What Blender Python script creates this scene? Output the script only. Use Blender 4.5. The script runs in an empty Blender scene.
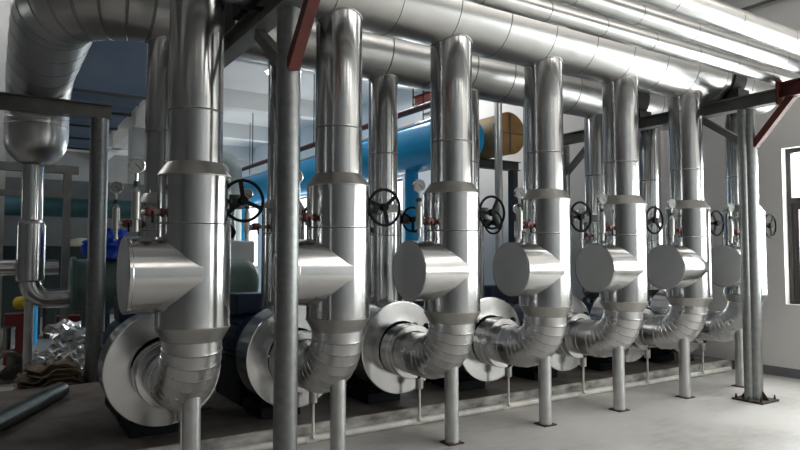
import bpy, bmesh, math, random
from math import sin, cos, pi, radians, sqrt, atan2
from mathutils import Vector, Matrix, noise

random.seed(7)
SC = bpy.context.scene
COL = SC.collection

# ---------------------------------------------------------------- camera, sky, light, exposure
CAM_H = 1.5
cam_d = bpy.data.cameras.new('camera')
cam_d.sensor_width = 36.0
cam_d.lens = 28.8
cam_d.clip_start = 0.05
cam = bpy.data.objects.new('camera', cam_d)
COL.objects.link(cam)
cam.location = (0, 0, CAM_H)
cam.rotation_euler = (radians(90 + 2.77), 0, radians(-32.5))
SC.camera = cam

SC.view_settings.view_transform = 'Standard'
SC.view_settings.look = 'None'
SC.view_settings.gamma = 1.0
SC.view_settings.use_curve_mapping = False
SC.view_settings.exposure = 0.38
SC.cycles.use_denoising = True
SC.cycles.max_bounces = 10
SC.cycles.glossy_bounces = 8
SC.cycles.diffuse_bounces = 5
SC.cycles.transparent_max_bounces = 12
SC.cycles.caustics_reflective = False
SC.cycles.sample_clamp_indirect = 6.0

world = bpy.data.worlds.new('overcast_sky')
SC.world = world
world.use_nodes = True
bg = world.node_tree.nodes['Background']
bg.inputs[0].default_value = (1.0, 0.985, 0.96, 1)
bg.inputs[1].default_value = 2.6

WALL_X = 8.35
# windows: (y0, y1, z0, z1) in the right wall, and (x0, x1, z0, z1) in the two end walls
WIN_RIGHT = [(2.35, 4.17, 0.90, 2.85), (-0.1, 1.72, 0.90, 2.85), (-2.55, -0.73, 0.90, 2.85), (-5.0, -3.18, 0.90, 2.85),
             (13.0, 16.0, 1.0, 3.4), (18.0, 21.0, 1.0, 3.4), (23.0, 26.0, 1.0, 3.4)]
HIGH_RIGHT = []
ADDED_ROOF_LIGHTS = [(4.6, 5.8, -5.4, 1.6), (6.8, 8.0, -5.4, 1.6), (2.0, 3.2, -5.6, -1.6)]      # unseen ceiling strips added to light floor, wall and headers, x0 x1 y0 y1
WIN_NEAR = []
HIGH_NEAR = []
ADDED_WIN_LEFT = [(17.0, 20.5, 0.9, 3.6), (22.0, 25.5, 0.9, 3.6)]  # unseen windows added to brighten the far wall and ceiling
WIN_FAR = []
Y_NEAR, Y_FAR, X_LEFT, CEIL = -6.0, 28.0, -12.0, 5.6


def area_light(name, loc, rot, sx, sy, power, col=(1.0, 0.985, 0.965)):
    d = bpy.data.lights.new(name, 'AREA')
    d.shape = 'RECTANGLE'
    d.size, d.size_y, d.energy, d.color = sx, sy, power, col
    o = bpy.data.objects.new(name, d)
    COL.objects.link(o)
    o.location, o.rotation_euler = loc, rot
    return o


def window_or_fill_light(loc, rot, sx, sy, radiance, col=(1.0, 0.985, 0.965)):
    area_light('daylight_or_fill', loc, rot, sx, sy, radiance * pi * sx * sy, col)


for (y0, y1, z0, z1), L in zip(WIN_RIGHT, [11, 12, 11, 9, 8, 8, 8]):
    window_or_fill_light((WALL_X + 0.3, (y0 + y1) / 2, (z0 + z1) / 2), (0, radians(90), 0), z1 - z0, y1 - y0, L)
for (y0, y1, z0, z1) in HIGH_RIGHT:
    window_or_fill_light((WALL_X + 0.3, (y0 + y1) / 2, (z0 + z1) / 2), (0, radians(90), 0), z1 - z0, y1 - y0, 12)
for (x0, x1, z0, z1), L in zip(WIN_NEAR + HIGH_NEAR, []):
    window_or_fill_light(((x0 + x1) / 2, Y_NEAR - 0.3, (z0 + z1) / 2), (radians(90), 0, 0), x1 - x0, z1 - z0, L)
for (y0, y1, z0, z1) in ADDED_WIN_LEFT:
    window_or_fill_light((X_LEFT - 0.3, (y0 + y1) / 2, (z0 + z1) / 2), (0, radians(-90), 0), z1 - z0, y1 - y0, 3.5)  # added fill through the left wall
for (x0, x1, y0, y1), L in zip(ADDED_ROOF_LIGHTS, [4.3, 4.3, 1.5]):
    window_or_fill_light(((x0 + x1) / 2, (y0 + y1) / 2, CEIL - 0.02), (0, 0, 0), x1 - x0, y1 - y0, L, (1.0, 0.96, 0.89))  # added fill from the ceiling
for (x0, x1, z0, z1) in WIN_FAR:
    window_or_fill_light(((x0 + x1) / 2, Y_FAR + 0.3, (z0 + z1) / 2), (radians(-90), 0, 0), x1 - x0, z1 - z0, 12)

# ---------------------------------------------------------------- materials
MATS = {}


def new_mat(name, color, rough=0.5, metal=0.0, spec=0.5):
    m = bpy.data.materials.new(name)
    m.use_nodes = True
    b = m.node_tree.nodes['Principled BSDF']
    b.inputs['Base Color'].default_value = (*color, 1)
    b.inputs['Roughness'].default_value = rough
    b.inputs['Metallic'].default_value = metal
    b.inputs['Specular IOR Level'].default_value = spec
    MATS[name] = m
    return m, m.node_tree, b


def tex_noise(nt, scale, detail=3.0, stretch=None, rough=0.5):
    g = nt.nodes.new('ShaderNodeNewGeometry')
    src = g.outputs['Position']
    if stretch:
        mp = nt.nodes.new('ShaderNodeMapping')
        mp.inputs['Scale'].default_value = stretch
        nt.links.new(src, mp.inputs['Vector'])
        src = mp.outputs['Vector']
    n = nt.nodes.new('ShaderNodeTexNoise')
    n.inputs['Scale'].default_value = scale
    n.inputs['Detail'].default_value = detail
    n.inputs['Roughness'].default_value = rough
    nt.links.new(src, n.inputs['Vector'])
    return n.outputs['Fac']


def ramp(nt, fac, stops):
    r = nt.nodes.new('ShaderNodeValToRGB')
    e = r.color_ramp.elements
    while len(e) < len(stops):
        e.new(0.5)
    for el, (p, c) in zip(e, stops):
        el.position = p
        el.color = (*c, 1) if len(c) == 3 else c
    nt.links.new(fac, r.inputs['Fac'])
    return r.outputs['Color']


def bump(nt, b, fac, strength, dist=0.01):
    bp = nt.nodes.new('ShaderNodeBump')
    bp.inputs['Strength'].default_value = strength
    bp.inputs['Distance'].default_value = dist
    nt.links.new(fac, bp.inputs['Height'])
    nt.links.new(bp.outputs['Normal'], b.inputs['Normal'])


def mottled(name, c0, c1, scale, rough=0.5, metal=0.0, detail=4.0, lo=0.35, hi=0.65, bstr=0.0, bdist=0.01,
            stretch=None, r0=None, r1=None, spec=0.5):
    m, nt, b = new_mat(name, c0, rough, metal, spec)
    f = tex_noise(nt, scale, detail, stretch)
    nt.links.new(ramp(nt, f, [(lo, c0), (hi, c1)]), b.inputs['Base Color'])
    if r0 is not None:
        mr = nt.nodes.new('ShaderNodeMapRange')
        mr.inputs[1].default_value, mr.inputs[2].default_value = 0.3, 0.7
        mr.inputs[3].default_value, mr.inputs[4].default_value = r0, r1
        nt.links.new(f, mr.inputs[0])
        nt.links.new(mr.outputs[0], b.inputs['Roughness'])
    if bstr:
        bump(nt, b, f, bstr, bdist)
    return m


def sheet_metal(name, c0, c1, r0, r1, wav=0.10):
    m, nt, b = new_mat(name, c0, 0.2, 1.0)
    f = tex_noise(nt, 2.3, 3.0)
    nt.links.new(ramp(nt, f, [(0.3, c0), (0.7, c1)]), b.inputs['Base Color'])
    f2 = tex_noise(nt, 7.0, 2.0)
    mr = nt.nodes.new('ShaderNodeMapRange')
    mr.inputs[1].default_value, mr.inputs[2].default_value = 0.3, 0.7
    mr.inputs[3].default_value, mr.inputs[4].default_value = r0, r1
    nt.links.new(f2, mr.inputs[0])
    nt.links.new(mr.outputs[0], b.inputs['Roughness'])
    f3 = tex_noise(nt, 3.0, 1.0)
    bump(nt, b, f3, wav, 0.03)
    return m


ALU = sheet_metal('aluminium_cladding', (0.52, 0.522, 0.525), (0.60, 0.602, 0.605), 0.13, 0.20, 0.03)
ALU_E = sheet_metal('elbow_cladding', (0.52, 0.52, 0.52), (0.60, 0.60, 0.60), 0.25, 0.34, 0.04)
ALU_D = sheet_metal('aluminium_cladding_dented', (0.52, 0.52, 0.52), (0.62, 0.62, 0.62), 0.14, 0.24, 0.06)
ALU_M = sheet_metal('aluminium_matt_sheet', (0.38, 0.37, 0.35), (0.44, 0.43, 0.41), 0.36, 0.44, 0.03)
ALU_H = sheet_metal('header_cladding', (0.50, 0.50, 0.495), (0.56, 0.56, 0.555), 0.30, 0.38, 0.02)
CAP = sheet_metal('end_cap_sheet', (0.52, 0.52, 0.51), (0.60, 0.60, 0.59), 0.36, 0.46, 0.03)
SEAM, _, _ = new_mat('seam_sealant', (0.26, 0.26, 0.26), 0.5, 0.8)
GALV = mottled('galvanised_steel', (0.20, 0.21, 0.21), (0.27, 0.28, 0.28), 22, 0.36, 0.85, 4.0, 0.3, 0.75, 0.03, 0.004)
LEGM = mottled('leg_steel', (0.50, 0.51, 0.51), (0.60, 0.61, 0.61), 9, 0.32, 0.85, 3.0)
RED = mottled('red_primer', (0.085, 0.018, 0.014), (0.13, 0.028, 0.02), 7, 0.55)
BLACK, _, _ = new_mat('black_paint', (0.006, 0.006, 0.007), 0.7, 0.0, 0.1)
RUBBER, _, _ = new_mat('black_rubber', (0.010, 0.010, 0.010), 0.8)
RUST = mottled('rusty_plate', (0.03, 0.024, 0.022), (0.075, 0.05, 0.042), 22, 0.7, 0.2)
BRASS = mottled('red_brown_valve', (0.10, 0.025, 0.025), (0.16, 0.05, 0.045), 40, 0.45, 0.2)
CHROME, _, _ = new_mat('chrome', (0.75, 0.75, 0.74), 0.15, 1.0)
NICKEL, _, _ = new_mat('pale_nickel', (0.46, 0.455, 0.44), 0.3, 0.9)
DIAL, _, _ = new_mat('dial_white', (0.30, 0.31, 0.31), 0.3)
CABG, _, _ = new_mat('cabinet_dark_green', (0.03, 0.045, 0.045), 0.5)
SKID, _, _ = new_mat('skid_black_blue', (0.006, 0.009, 0.014), 0.7, 0.0, 0.2)
NAVY = mottled('navy_paint', (0.005, 0.018, 0.06), (0.007, 0.026, 0.085), 5, 0.5)
TEAL = mottled('teal_paint', (0.12, 0.19, 0.175), (0.15, 0.23, 0.21), 4, 0.5)
TEAL_D = mottled('dark_teal_paint', (0.025, 0.08, 0.10), (0.03, 0.11, 0.13), 4, 0.5)
SKY = mottled('bright_blue_paint', (0.008, 0.40, 0.86), (0.012, 0.46, 0.92), 2, 0.45)
TAN = mottled('tan_lagging', (0.42, 0.27, 0.11), (0.52, 0.35, 0.15), 4, 0.7)
TAN_D = mottled('brown_lagging_face', (0.30, 0.16, 0.05), (0.40, 0.23, 0.08), 5, 0.7)
WHITE = mottled('white_enamel', (0.66, 0.67, 0.66), (0.74, 0.75, 0.73), 3, 0.45)
PVC = mottled('white_plastic_pipe', (0.62, 0.60, 0.56), (0.76, 0.74, 0.70), 11, 0.45)
GREENPIPE = mottled('grey_green_pipe', (0.05, 0.075, 0.08), (0.09, 0.12, 0.125), 8, 0.35, 0.5)
CARD = mottled('cardboard', (0.19, 0.145, 0.10), (0.29, 0.225, 0.16), 5, 0.8)
FOIL = mottled('crumpled_foil', (0.72, 0.72, 0.72), (0.85, 0.85, 0.85), 6, 0.25, 1.0, 3.0, 0.3, 0.7, 0.5, 0.02)
TARP = mottled('blue_tarpaulin', (0.015, 0.07, 0.62), (0.025, 0.12, 0.85), 7, 0.4)
YELLOW, _, _ = new_mat('yellow_plastic', (0.55, 0.40, 0.02), 0.5)
REDBOX, _, _ = new_mat('red_board', (0.16, 0.018, 0.015), 0.6)
BLUEBOX, _, _ = new_mat('pale_blue_board', (0.10, 0.22, 0.32), 0.6)
BROWNSHELL = mottled('brown_shell', (0.13, 0.10, 0.08), (0.21, 0.17, 0.14), 6, 0.6)
DUCT = mottled('blue_grey_duct', (0.10, 0.16, 0.26), (0.16, 0.22, 0.32), 1.6, 0.5, 0.2, 3.0, 0.35, 0.65, 0, 0, (0.5, 3, 1))
FRAMEG = mottled('frame_grey_paint', (0.14, 0.14, 0.135), (0.19, 0.19, 0.185), 5, 0.5, 0.2)
FRAMEDK, _, _ = new_mat('dark_steel', (0.07, 0.075, 0.075), 0.5, 0.4)
WINFRAME, _, _ = new_mat('window_frame_dark', (0.035, 0.028, 0.025), 0.4)
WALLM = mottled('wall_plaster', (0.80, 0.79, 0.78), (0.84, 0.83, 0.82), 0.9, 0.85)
CEILM = mottled('ceiling_paint', (0.70, 0.69, 0.68), (0.76, 0.75, 0.74), 0.7, 0.9)
SKIRT = mottled('skirting_grey', (0.16, 0.17, 0.18), (0.20, 0.21, 0.22), 4, 0.6)
CONC = mottled('column_concrete', (0.36, 0.36, 0.35), (0.44, 0.44, 0.43), 2, 0.85)

# floor: worn concrete, a little polished
FLOORM, nt, b = new_mat('floor_concrete', (0.4, 0.39, 0.37), 0.5)
fa = tex_noise(nt, 0.8, 5.0)
fb = tex_noise(nt, 6.0, 6.0, (1, 2.5, 1))
mix = nt.nodes.new('ShaderNodeMath'); mix.operation = 'MULTIPLY_ADD'
mix.inputs[1].default_value = 0.45
nt.links.new(fb, mix.inputs[0]); nt.links.new(fa, mix.inputs[2])
nt.links.new(ramp(nt, mix.outputs[0], [(0.5, (0.38, 0.365, 0.35)), (0.68, (0.50, 0.485, 0.47)), (0.85, (0.56, 0.545, 0.53))]), b.inputs['Base Color'])
mr = nt.nodes.new('ShaderNodeMapRange')
mr.inputs[1].default_value, mr.inputs[2].default_value = 0.4, 0.9
mr.inputs[3].default_value, mr.inputs[4].default_value = 0.34, 0.6
nt.links.new(mix.outputs[0], mr.inputs[0]); nt.links.new(mr.outputs[0], b.inputs['Roughness'])
bump(nt, b, fb, 0.05, 0.01)

PLINTHM = mottled('plinth_dirty_concrete', (0.085, 0.07, 0.058), (0.19, 0.165, 0.145), 3.2, 0.75, 0, 6.0, 0.35, 0.7, 0.3, 0.01)
KERBM = mottled('plinth_face_concrete', (0.15, 0.145, 0.135), (0.55, 0.54, 0.51), 5.5, 0.8, 0, 8.0, 0.33, 0.68, 0.35, 0.01, (1, 1, 2.5))

WALLN = mottled('near_wall_paint', (0.36, 0.385, 0.40), (0.41, 0.435, 0.45), 0.9, 0.85)
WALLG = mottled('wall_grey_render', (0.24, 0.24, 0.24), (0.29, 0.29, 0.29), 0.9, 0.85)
# glass (thin pane)
GLASS = bpy.data.materials.new('window_glass'); GLASS.use_nodes = True
nt = GLASS.node_tree; nt.nodes.clear()
o_ = nt.nodes.new('ShaderNodeOutputMaterial'); tr = nt.nodes.new('ShaderNodeBsdfTransparent'); gl = nt.nodes.new('ShaderNodeBsdfGlossy')
gl.inputs['Roughness'].default_value = 0.02
tr.inputs['Color'].default_value = (0.93, 0.96, 0.96, 1)
mx = nt.nodes.new('ShaderNodeMixShader'); mx.inputs[0].default_value = 0.07
nt.links.new(tr.outputs[0], mx.inputs[1]); nt.links.new(gl.outputs[0], mx.inputs[2]); nt.links.new(mx.outputs[0], o_.inputs[0])
# lamp
LAMP = bpy.data.materials.new('lamp_glow'); LAMP.use_nodes = True
nt = LAMP.node_tree; nt.nodes.clear()
o_ = nt.nodes.new('ShaderNodeOutputMaterial'); em = nt.nodes.new('ShaderNodeEmission')
em.inputs[0].default_value = (1, 0.98, 0.93, 1); em.inputs[1].default_value = 30
nt.links.new(em.outputs[0], o_.inputs[0])


# ---------------------------------------------------------------- mesh builder
def frame_for(d):
    d = d.normalized()
    up = Vector((0, 0, 1)) if abs(d.z) < 0.9 else Vector((1, 0, 0))
    x = up.cross(d).normalized()
    return x, d.cross(x)


class MB:
    def __init__(self):
        self.v, self.f, self.mi, self.sm = [], [], [], []

    def _face(self, idx, mi=0, sm=True):
        self.f.append(idx); self.mi.append(mi); self.sm.append(sm)

    def box(self, x0, x1, y0, y1, z0, z1, mi=0):
        n = len(self.v)
        for z in (z0, z1):
            self.v += [Vector((x0, y0, z)), Vector((x1, y0, z)), Vector((x1, y1, z)), Vector((x0, y1, z))]
        for q in ((3, 2, 1, 0), (4, 5, 6, 7), (0, 1, 5, 4), (1, 2, 6, 5), (2, 3, 7, 6), (3, 0, 4, 7)):
            self._face([n + i for i in q], mi, False)
        return self

    def bar(self, a, b, w, h, up=(0, 0, 1), mi=0):
        """rectangular bar from a to b, w across, h along up"""
        a, b = Vector(a), Vector(b); d = (b - a).normalized(); u = Vector(up)
        s = d.cross(u).normalized(); u = s.cross(d).normalized()
        n = len(self.v)
        for p in (a, b):
            self.v += [p - s * w / 2 - u * h / 2, p + s * w / 2 - u * h / 2, p + s * w / 2 + u * h / 2, p - s * w / 2 + u * h / 2]
        for q in ((3, 2, 1, 0), (4, 5, 6, 7), (0, 1, 5, 4), (1, 2, 6, 5), (2, 3, 7, 6), (3, 0, 4, 7)):
            self._face([n + i for i in q], mi, False)
        return self

    def hbeam(self, a, b, w, h, t=0.012, mi=0):
        a, b = Vector(a), Vector(b); up = Vector((0, 0, 1))
        self.bar(a + up * (h / 2 - t / 2), b + up * (h / 2 - t / 2), w, t, mi=mi)
        self.bar(a - up * (h / 2 - t / 2), b - up * (h / 2 - t / 2), w, t, mi=mi)
        self.bar(a, b, t, h - 2 * t, mi=mi)
        return self

    def lathe(self, prof, o=(0, 0, 0), d=(0, 0, 1), seg=48, mats=None):
        """prof: (r, h) list along axis d from o; r = 0 closes"""
        o, d = Vector(o), Vector(d).normalized(); x, y = frame_for(d)
        rows = []
        for r, h in prof:
            n = len(self.v)
            if r <= 1e-6:
                self.v.append(o + d * h); rows.append([n])
            else:
                self.v += [o + d * h + (x * cos(2 * pi * k / seg) + y * sin(2 * pi * k / seg)) * r for k in range(seg)]
                rows.append(list(range(n, n + seg)))
        for i in range(len(rows) - 1):
            a, b_ = rows[i], rows[i + 1]
            mi = mats[i] if mats else 0
            for k in range(seg):
                k2 = (k + 1) % seg
                if len(a) == 1 and len(b_) == 1:
                    break
                if len(a) == 1:
                    self._face([a[0], b_[k2], b_[k]][::-1], mi)
                elif len(b_) == 1:
                    self._face([a[k], a[k2], b_[0]], mi)
                else:
                    self._face([a[k], a[k2], b_[k2], b_[k]], mi)
        return self

    def sweep(self, pts, rad, seg=32, closed=False, cap=True, mats=None):
        pts = [Vector(p) for p in pts]
        if not isinstance(rad, (list, tuple)):
            rad = [rad] * len(pts)
        N = len(pts); tang = []
        for i in range(N):
            if closed:
                t = pts[(i + 1) % N] - pts[i - 1]
            else:
                t = pts[min(i + 1, N - 1)] - pts[max(i - 1, 0)]
                if 0 < i < N - 1:
                    a_, b_ = pts[i] - pts[i - 1], pts[i + 1] - pts[i]
                    if a_.length > 1e-7 and b_.length > 1e-7:
                        t = a_.normalized() + b_.normalized()
            tang.append(t.normalized())
        x, y = frame_for(tang[0])
        rows = []
        for i in range(N):
            if i:
                x = (x - tang[i] * x.dot(tang[i])).normalized(); y = tang[i].cross(x)
            n = len(self.v)
            self.v += [pts[i] + (x * cos(2 * pi * k / seg) + y * sin(2 * pi * k / seg)) * rad[i] for k in range(seg)]
            rows.append(list(range(n, n + seg)))
        M = N if closed else N - 1
        for i in range(M):
            a, b_ = rows[i], rows[(i + 1) % N]
            mi = mats[i] if mats else 0
            for k in range(seg):
                k2 = (k + 1) % seg
                self._face([a[k], a[k2], b_[k2], b_[k]], mi)
        if cap and not closed:
            self._face(rows[0][::-1], 0); self._face(rows[-1], 0)
        return self

    def build(self, name, mat, parent=None, loc=None, angle=32, bevel=0):
        me = bpy.data.meshes.new(name)
        me.from_pydata([tuple(v) for v in self.v], [], self.f)
        for m in (mat if isinstance(mat, (list, tuple)) else [mat]):
            me.materials.append(m)
        for p, mi, s in zip(me.polygons, self.mi, self.sm):
            p.material_index = mi; p.use_smooth = s
        bm = bmesh.new(); bm.from_mesh(me)
        bmesh.ops.recalc_face_normals(bm, faces=bm.faces)
        bm.to_mesh(me); bm.free()
        me.set_sharp_from_angle(angle=radians(angle))
        o = bpy.data.objects.new(name, me)
        COL.objects.link(o)
        if parent:
            o.parent = parent
        if loc is not None:
            o.location = loc
        if any(self.sm) and not bevel:
            wn = o.modifiers.new('weighted_normal', 'WEIGHTED_NORMAL'); wn.keep_sharp = True; wn.weight = 80
        if bevel:
            bv = o.modifiers.new('bevel', 'BEVEL'); bv.width = bevel; bv.segments = 2; bv.limit_method = 'ANGLE'
        return o


def tag(o, label, cat, group=None, kind=None):
    o['label'] = label; o['category'] = cat
    if group: o['group'] = group
    if kind: o['kind'] = kind
    return o


def thing(name, loc, label, cat, group=None, rz=0):
    o = bpy.data.objects.new(name, None); COL.objects.link(o)
    o.empty_display_size = 0.1
    o.location = loc; o.rotation_euler = (0, 0, rz)
    return tag(o, label, cat, group)


def struct(o):
    o['kind'] = 'structure'
    return o


def copy_tree(o, parent=None):
    c = o.copy(); COL.objects.link(c)
    if parent: c.parent = parent
    for ch in list(o.children):
        copy_tree(ch, c)
    return c


def arc(c, r, a0, a1, n, e1, e2):
    c, e1, e2 = Vector(c), Vector(e1), Vector(e2)
    return [c + (e1 * cos(a0 + (a1 - a0) * i / n) + e2 * sin(a0 + (a1 - a0) * i / n)) * r for i in range(n + 1)]


def seamed(path_len, r, seams, h0=0.0, w=0.0055, g=0.003):
    """profile of a straight clad pipe with lap seams at given heights"""
    prof, mats = [(r, h0)], []
    for s in seams:
        prof += [(r, s - w), (r - g, s - w * 0.6), (r + g * 0.6, s + w * 0.4), (r, s + w)]
        mats += [0, 1, 1, 0]
    prof.append((r, path_len)); mats.append(0)
    return prof, mats


# ---------------------------------------------------------------- the room
def wall_with_openings(name, fixed, t, lo, hi, z1, openings, axis, mat):
    """axis 'x': wall plane x = fixed .. fixed + t spanning y lo..hi; axis 'y' likewise"""
    mb = MB()
    def bx(a0, a1, zz0, zz1):
        x0, x1 = sorted((fixed, fixed + t))
        if axis == 'x': mb.box(x0, x1, a0, a1, zz0, zz1)
        else: mb.box(a0, a1, x0, x1, zz0, zz1)
    cur = lo
    spans = sorted({(o[0], o[1]) for o in openings})
    for a0, a1 in spans:
        bx(cur, a0, 0, z1)
        zc = 0
        for _, _, zz0, zz1 in sorted([o for o in openings if o[0] == a0], key=lambda o: o[2]):
            bx(a0, a1, zc, zz0); zc = zz1
        bx(a0, a1, zc, z1)
        cur = a1
    bx(cur, hi, 0, z1)
    return struct(mb.build(name, mat))


floor = struct(MB().box(X_LEFT - .3, WALL_X + .3, Y_NEAR - .3, Y_FAR + .3, -0.2, 0).build('floor', FLOORM))
ceil = struct(MB().box(X_LEFT - .3, WALL_X + .3, Y_NEAR - .3, Y_FAR + .3, CEIL, CEIL + .2).build('ceiling', CEILM))
for i, y in enumerate((7.5, 11.5, 15.5, 19.5, 23.5)):
    struct(MB().box(X_LEFT, WALL_X, y - .15, y + .15, CEIL - .45, CEIL).build('trim_%d' % (i + 1), CEILM, ceil))
for i, x in enumerate((-6.5, -1.5, 3.5)):
    struct(MB().box(x - .15, x + .15, Y_NEAR, Y_FAR, CEIL - .45, CEIL).build('trim_%d' % (i + 6), CEILM, ceil))
wall_with_openings('wall_right', WALL_X, .3, Y_NEAR, Y_FAR, CEIL, WIN_RIGHT + HIGH_RIGHT, 'x', WALLM)
wall_with_openings('wall_left', X_LEFT, -.3, Y_NEAR, Y_FAR, CEIL, ADDED_WIN_LEFT, 'x', WALLG)
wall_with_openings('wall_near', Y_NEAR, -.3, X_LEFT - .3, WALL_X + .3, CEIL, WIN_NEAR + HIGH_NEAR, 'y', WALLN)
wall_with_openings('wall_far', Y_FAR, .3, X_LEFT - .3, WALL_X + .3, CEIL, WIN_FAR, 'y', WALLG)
struct(MB().box(WALL_X - .008, WALL_X, Y_NEAR, Y_FAR, 0, .115).build('baseboard_right', SKIRT))

nwin = 0


def window(axis, fixed, a0, a1, z0, z1, sgn):
    """frame, transom, mullions and panes; fixed is the room side, sgn points outdoors"""
    global nwin
    nwin += 1
    mb, gb = MB(), MB()
    d0, d1 = sorted((fixed + sgn * .10, fixed + sgn * .17))
    def bx(m, p0, p1, q0, q1, e=0.0):
        if axis == 'x': m.box(d0 + e, d1 - e, p0, p1, q0, q1)
        else: m.box(p0, p1, d0 + e, d1 - e, q0, q1)
    zt = z0 + (z1 - z0) * .66
    w = .055
    bx(mb, a0, a1, z0, z0 + w); bx(mb, a0, a1, z1 - w, z1); bx(mb, a0, a0 + w, z0 + w, z1 - w); bx(mb, a1 - w, a1, z0 + w, z1 - w)
    bx(mb, a0 + w, a1 - w, zt - .04, zt + .04)
    mid = (a0 + a1) / 2
    bx(mb, mid - .03, mid + .03, z0 + w, zt - .04)
    bx(mb, mid - .02, mid + .02, zt + .04, z1 - w)
    for s0, s1 in ((a0 + w, mid - .03), (mid + .03, a1 - w)):      # opening sashes of the lower lights
        bx(mb, s0, s0 + .075, z0 + w, zt - .04, .008); bx(mb, s1 - .075, s1, z0 + w, zt - .04, .008)
        bx(mb, s0 + .075, s1 - .075, z0 + w, z0 + w + .065, .008); bx(mb, s0 + .075, s1 - .075, zt - .105, zt - .04, .008)
    bx(gb, a0 + w, a1 - w, z0 + w, z1 - w, .033)
    root = mb.build('window_%d' % nwin, WINFRAME)
    struct(root)
    gb.build('window_pane', GLASS, root)
    hb = MB()
    for hy in (mid - .07, mid + .07):
        if axis == 'x': hb.box(d0 - .035 if sgn > 0 else d1, d0 if sgn > 0 else d1 + .035, hy - .012, hy + .012, z0 + .5, z0 + .64)
        else: hb.box(hy - .012, hy + .012, d0 - .035 if sgn > 0 else d1, d0 if sgn > 0 else d1 + .035, z0 + .5, z0 + .64)
    hb.build('window_handle', FRAMEDK, root)


for a in WIN_RIGHT + HIGH_RIGHT: window('x', WALL_X, *a, 1)
for a in ADDED_WIN_LEFT: window('x', X_LEFT, *a, -1)
for a in WIN_NEAR + HIGH_NEAR: window('y', Y_NEAR, *a, -1)
for a in WIN_FAR: window('y', Y_FAR, *a, 1)

for (x0, x1, y0, y1) in ADDED_ROOF_LIGHTS:          # frames made up for the added roof lights
    nwin += 1
    mb = MB()
    for xx in (x0 - .04, x1 + .04): mb.box(xx - .04, xx + .04, y0 - .08, y1 + .08, CEIL - .09, CEIL)
    for yy in (y0 - .04, y1 + .04): mb.box(x0, x1, yy - .04, yy + .04, CEIL - .09, CEIL)
    struct(mb.build('window_%d' % nwin, FRAMEG))

# pump plinth
PZ = 0.13
pl = MB().box(-1.2, 8.28, 4.87, 7.7, 0, PZ).build('pump_plinth', PLINTHM)
struct(pl)
kf = struct(MB().box(-1.2, 8.28, 4.845, 4.87, 0, PZ + .005).build('plinth_face', KERBM, pl))
BACKDROPM = mottled('backdrop_grey', (0.085, 0.095, 0.10), (0.12, 0.13, 0.135), 1.5, 0.7)
struct(MB().box(X_LEFT, 4.4, 18.0, 18.15, 0, 3.4).build('wall_dark_backdrop', BACKDROPM))  # dark bank added to dim the far-left background
# columns of the building, far left
for n, (cx, cy) in enumerate(((-0.12, 10.7), (-1.5, 15.5), (3.5, 19.5), (-6.5, 15.5))):
    struct(MB().box(cx - .25, cx + .25, cy - .25, cy + .25, 0, CEIL - .45).build('trim_%d' % (n + 9), CONC))

# ---------------------------------------------------------------- the two big headers
H1Y, H1Z, H1R = 4.15, 3.50, 0.29
H2Y, H2Z, H2R = 5.40, 3.52, 0.29
X0, DX = 1.085, 1.028
RX = [X0 + DX * i for i in range(7)]

for _i, _d in ((3, .02), (4, .05), (5, .095), (6, .15)):
    RX[_i] += _d
BX = [1.16 + 1.04 * i for i in range(7)]

ROW_Y = 4.15
BACK_Y = 5.40


def header_seams(x0, x1, step):
    s, x = [], x0 + step
    while x < x1 - .1:
        s.append(x); x += step
    return s


h1 = thing('header_pipe', (-0.6, H1Y, H1Z), 'thick silver header pipe joining the tops of the front row of risers', 'pipe')
L1 = 7.82 + .6
prof, mats = seamed(L1, H1R, header_seams(0, L1, .52))
MB().lathe([(0, 0)] + prof + [(0, L1)], d=(1, 0, 0), seg=72, mats=[0] + mats + [0]).build('pipe_cladding', [ALU_H, SEAM], h1)

h2 = thing('header_pipe', (0, 0, 0), 'thick silver header pipe of the rear risers, bending away at its left end', 'pipe')
XE = 7.80
DEP_X = 0.41
BR = 0.62
path, rad, mts = [], [], []


BIG = .335


def widen(p, r):
    """the pipe grows to its larger size through the bend"""
    if p[0] > DEP_X + BR + .1: return 0.0
    k = min(1.0, max(0.0, (DEP_X + BR + .1 - p[0]) / (BR * .9)))
    return (BIG - H2R) * k


def padd(p, r, m=0):
    k = widen(p, r) if r > .26 else 0.0
    path.append(Vector((p[0], p[1], p[2] + (k if p[1] < 8.15 else 0)))); rad.append(r + k); mts.append(m)


def bead(p, d, r):
    p, d = Vector(p), Vector(d)
    padd(p - d * .007, r, 1); padd(p - d * .003, r - .004, 1); padd(p + d * .003, r + .003, 1); padd(p + d * .007, r, 0)


padd((XE, H2Y, H2Z), H2R)
x = XE - .45
while x > DEP_X + BR + .15:
    bead((x, H2Y, H2Z), (-1, 0, 0), H2R); x -= .52
NS = 7
for i in range(NS + 1):
    a = pi / 2 * i / NS
    p = (DEP_X + BR - BR * sin(a), H2Y + BR - BR * cos(a), H2Z)
    bead(p, (-cos(a), sin(a), 0), H2R)
    if i < NS:
        for k in (.35, .65):
            a2 = pi / 2 * (i + k) / NS
            padd((DEP_X + BR - BR * sin(a2), H2Y + BR - BR * cos(a2), H2Z), H2R)
y = H2Y + BR + .45
while y < 7.9:
    bead((DEP_X, y, H2Z), (0, 1, 0), H2R); y += .5
DR = .5
DY = 8.1
for i in range(8):
    a = pi / 2 * i / 7
    p = (DEP_X, DY + DR * sin(a), H2Z - DR + DR * cos(a))
    bead(p, (0, cos(a), -sin(a)), H2R)
    if i < 7:
        a2 = pi / 2 * (i + .5) / 7
        padd((DEP_X, DY + DR * sin(a2), H2Z - DR + DR * cos(a2)), H2R)
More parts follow.
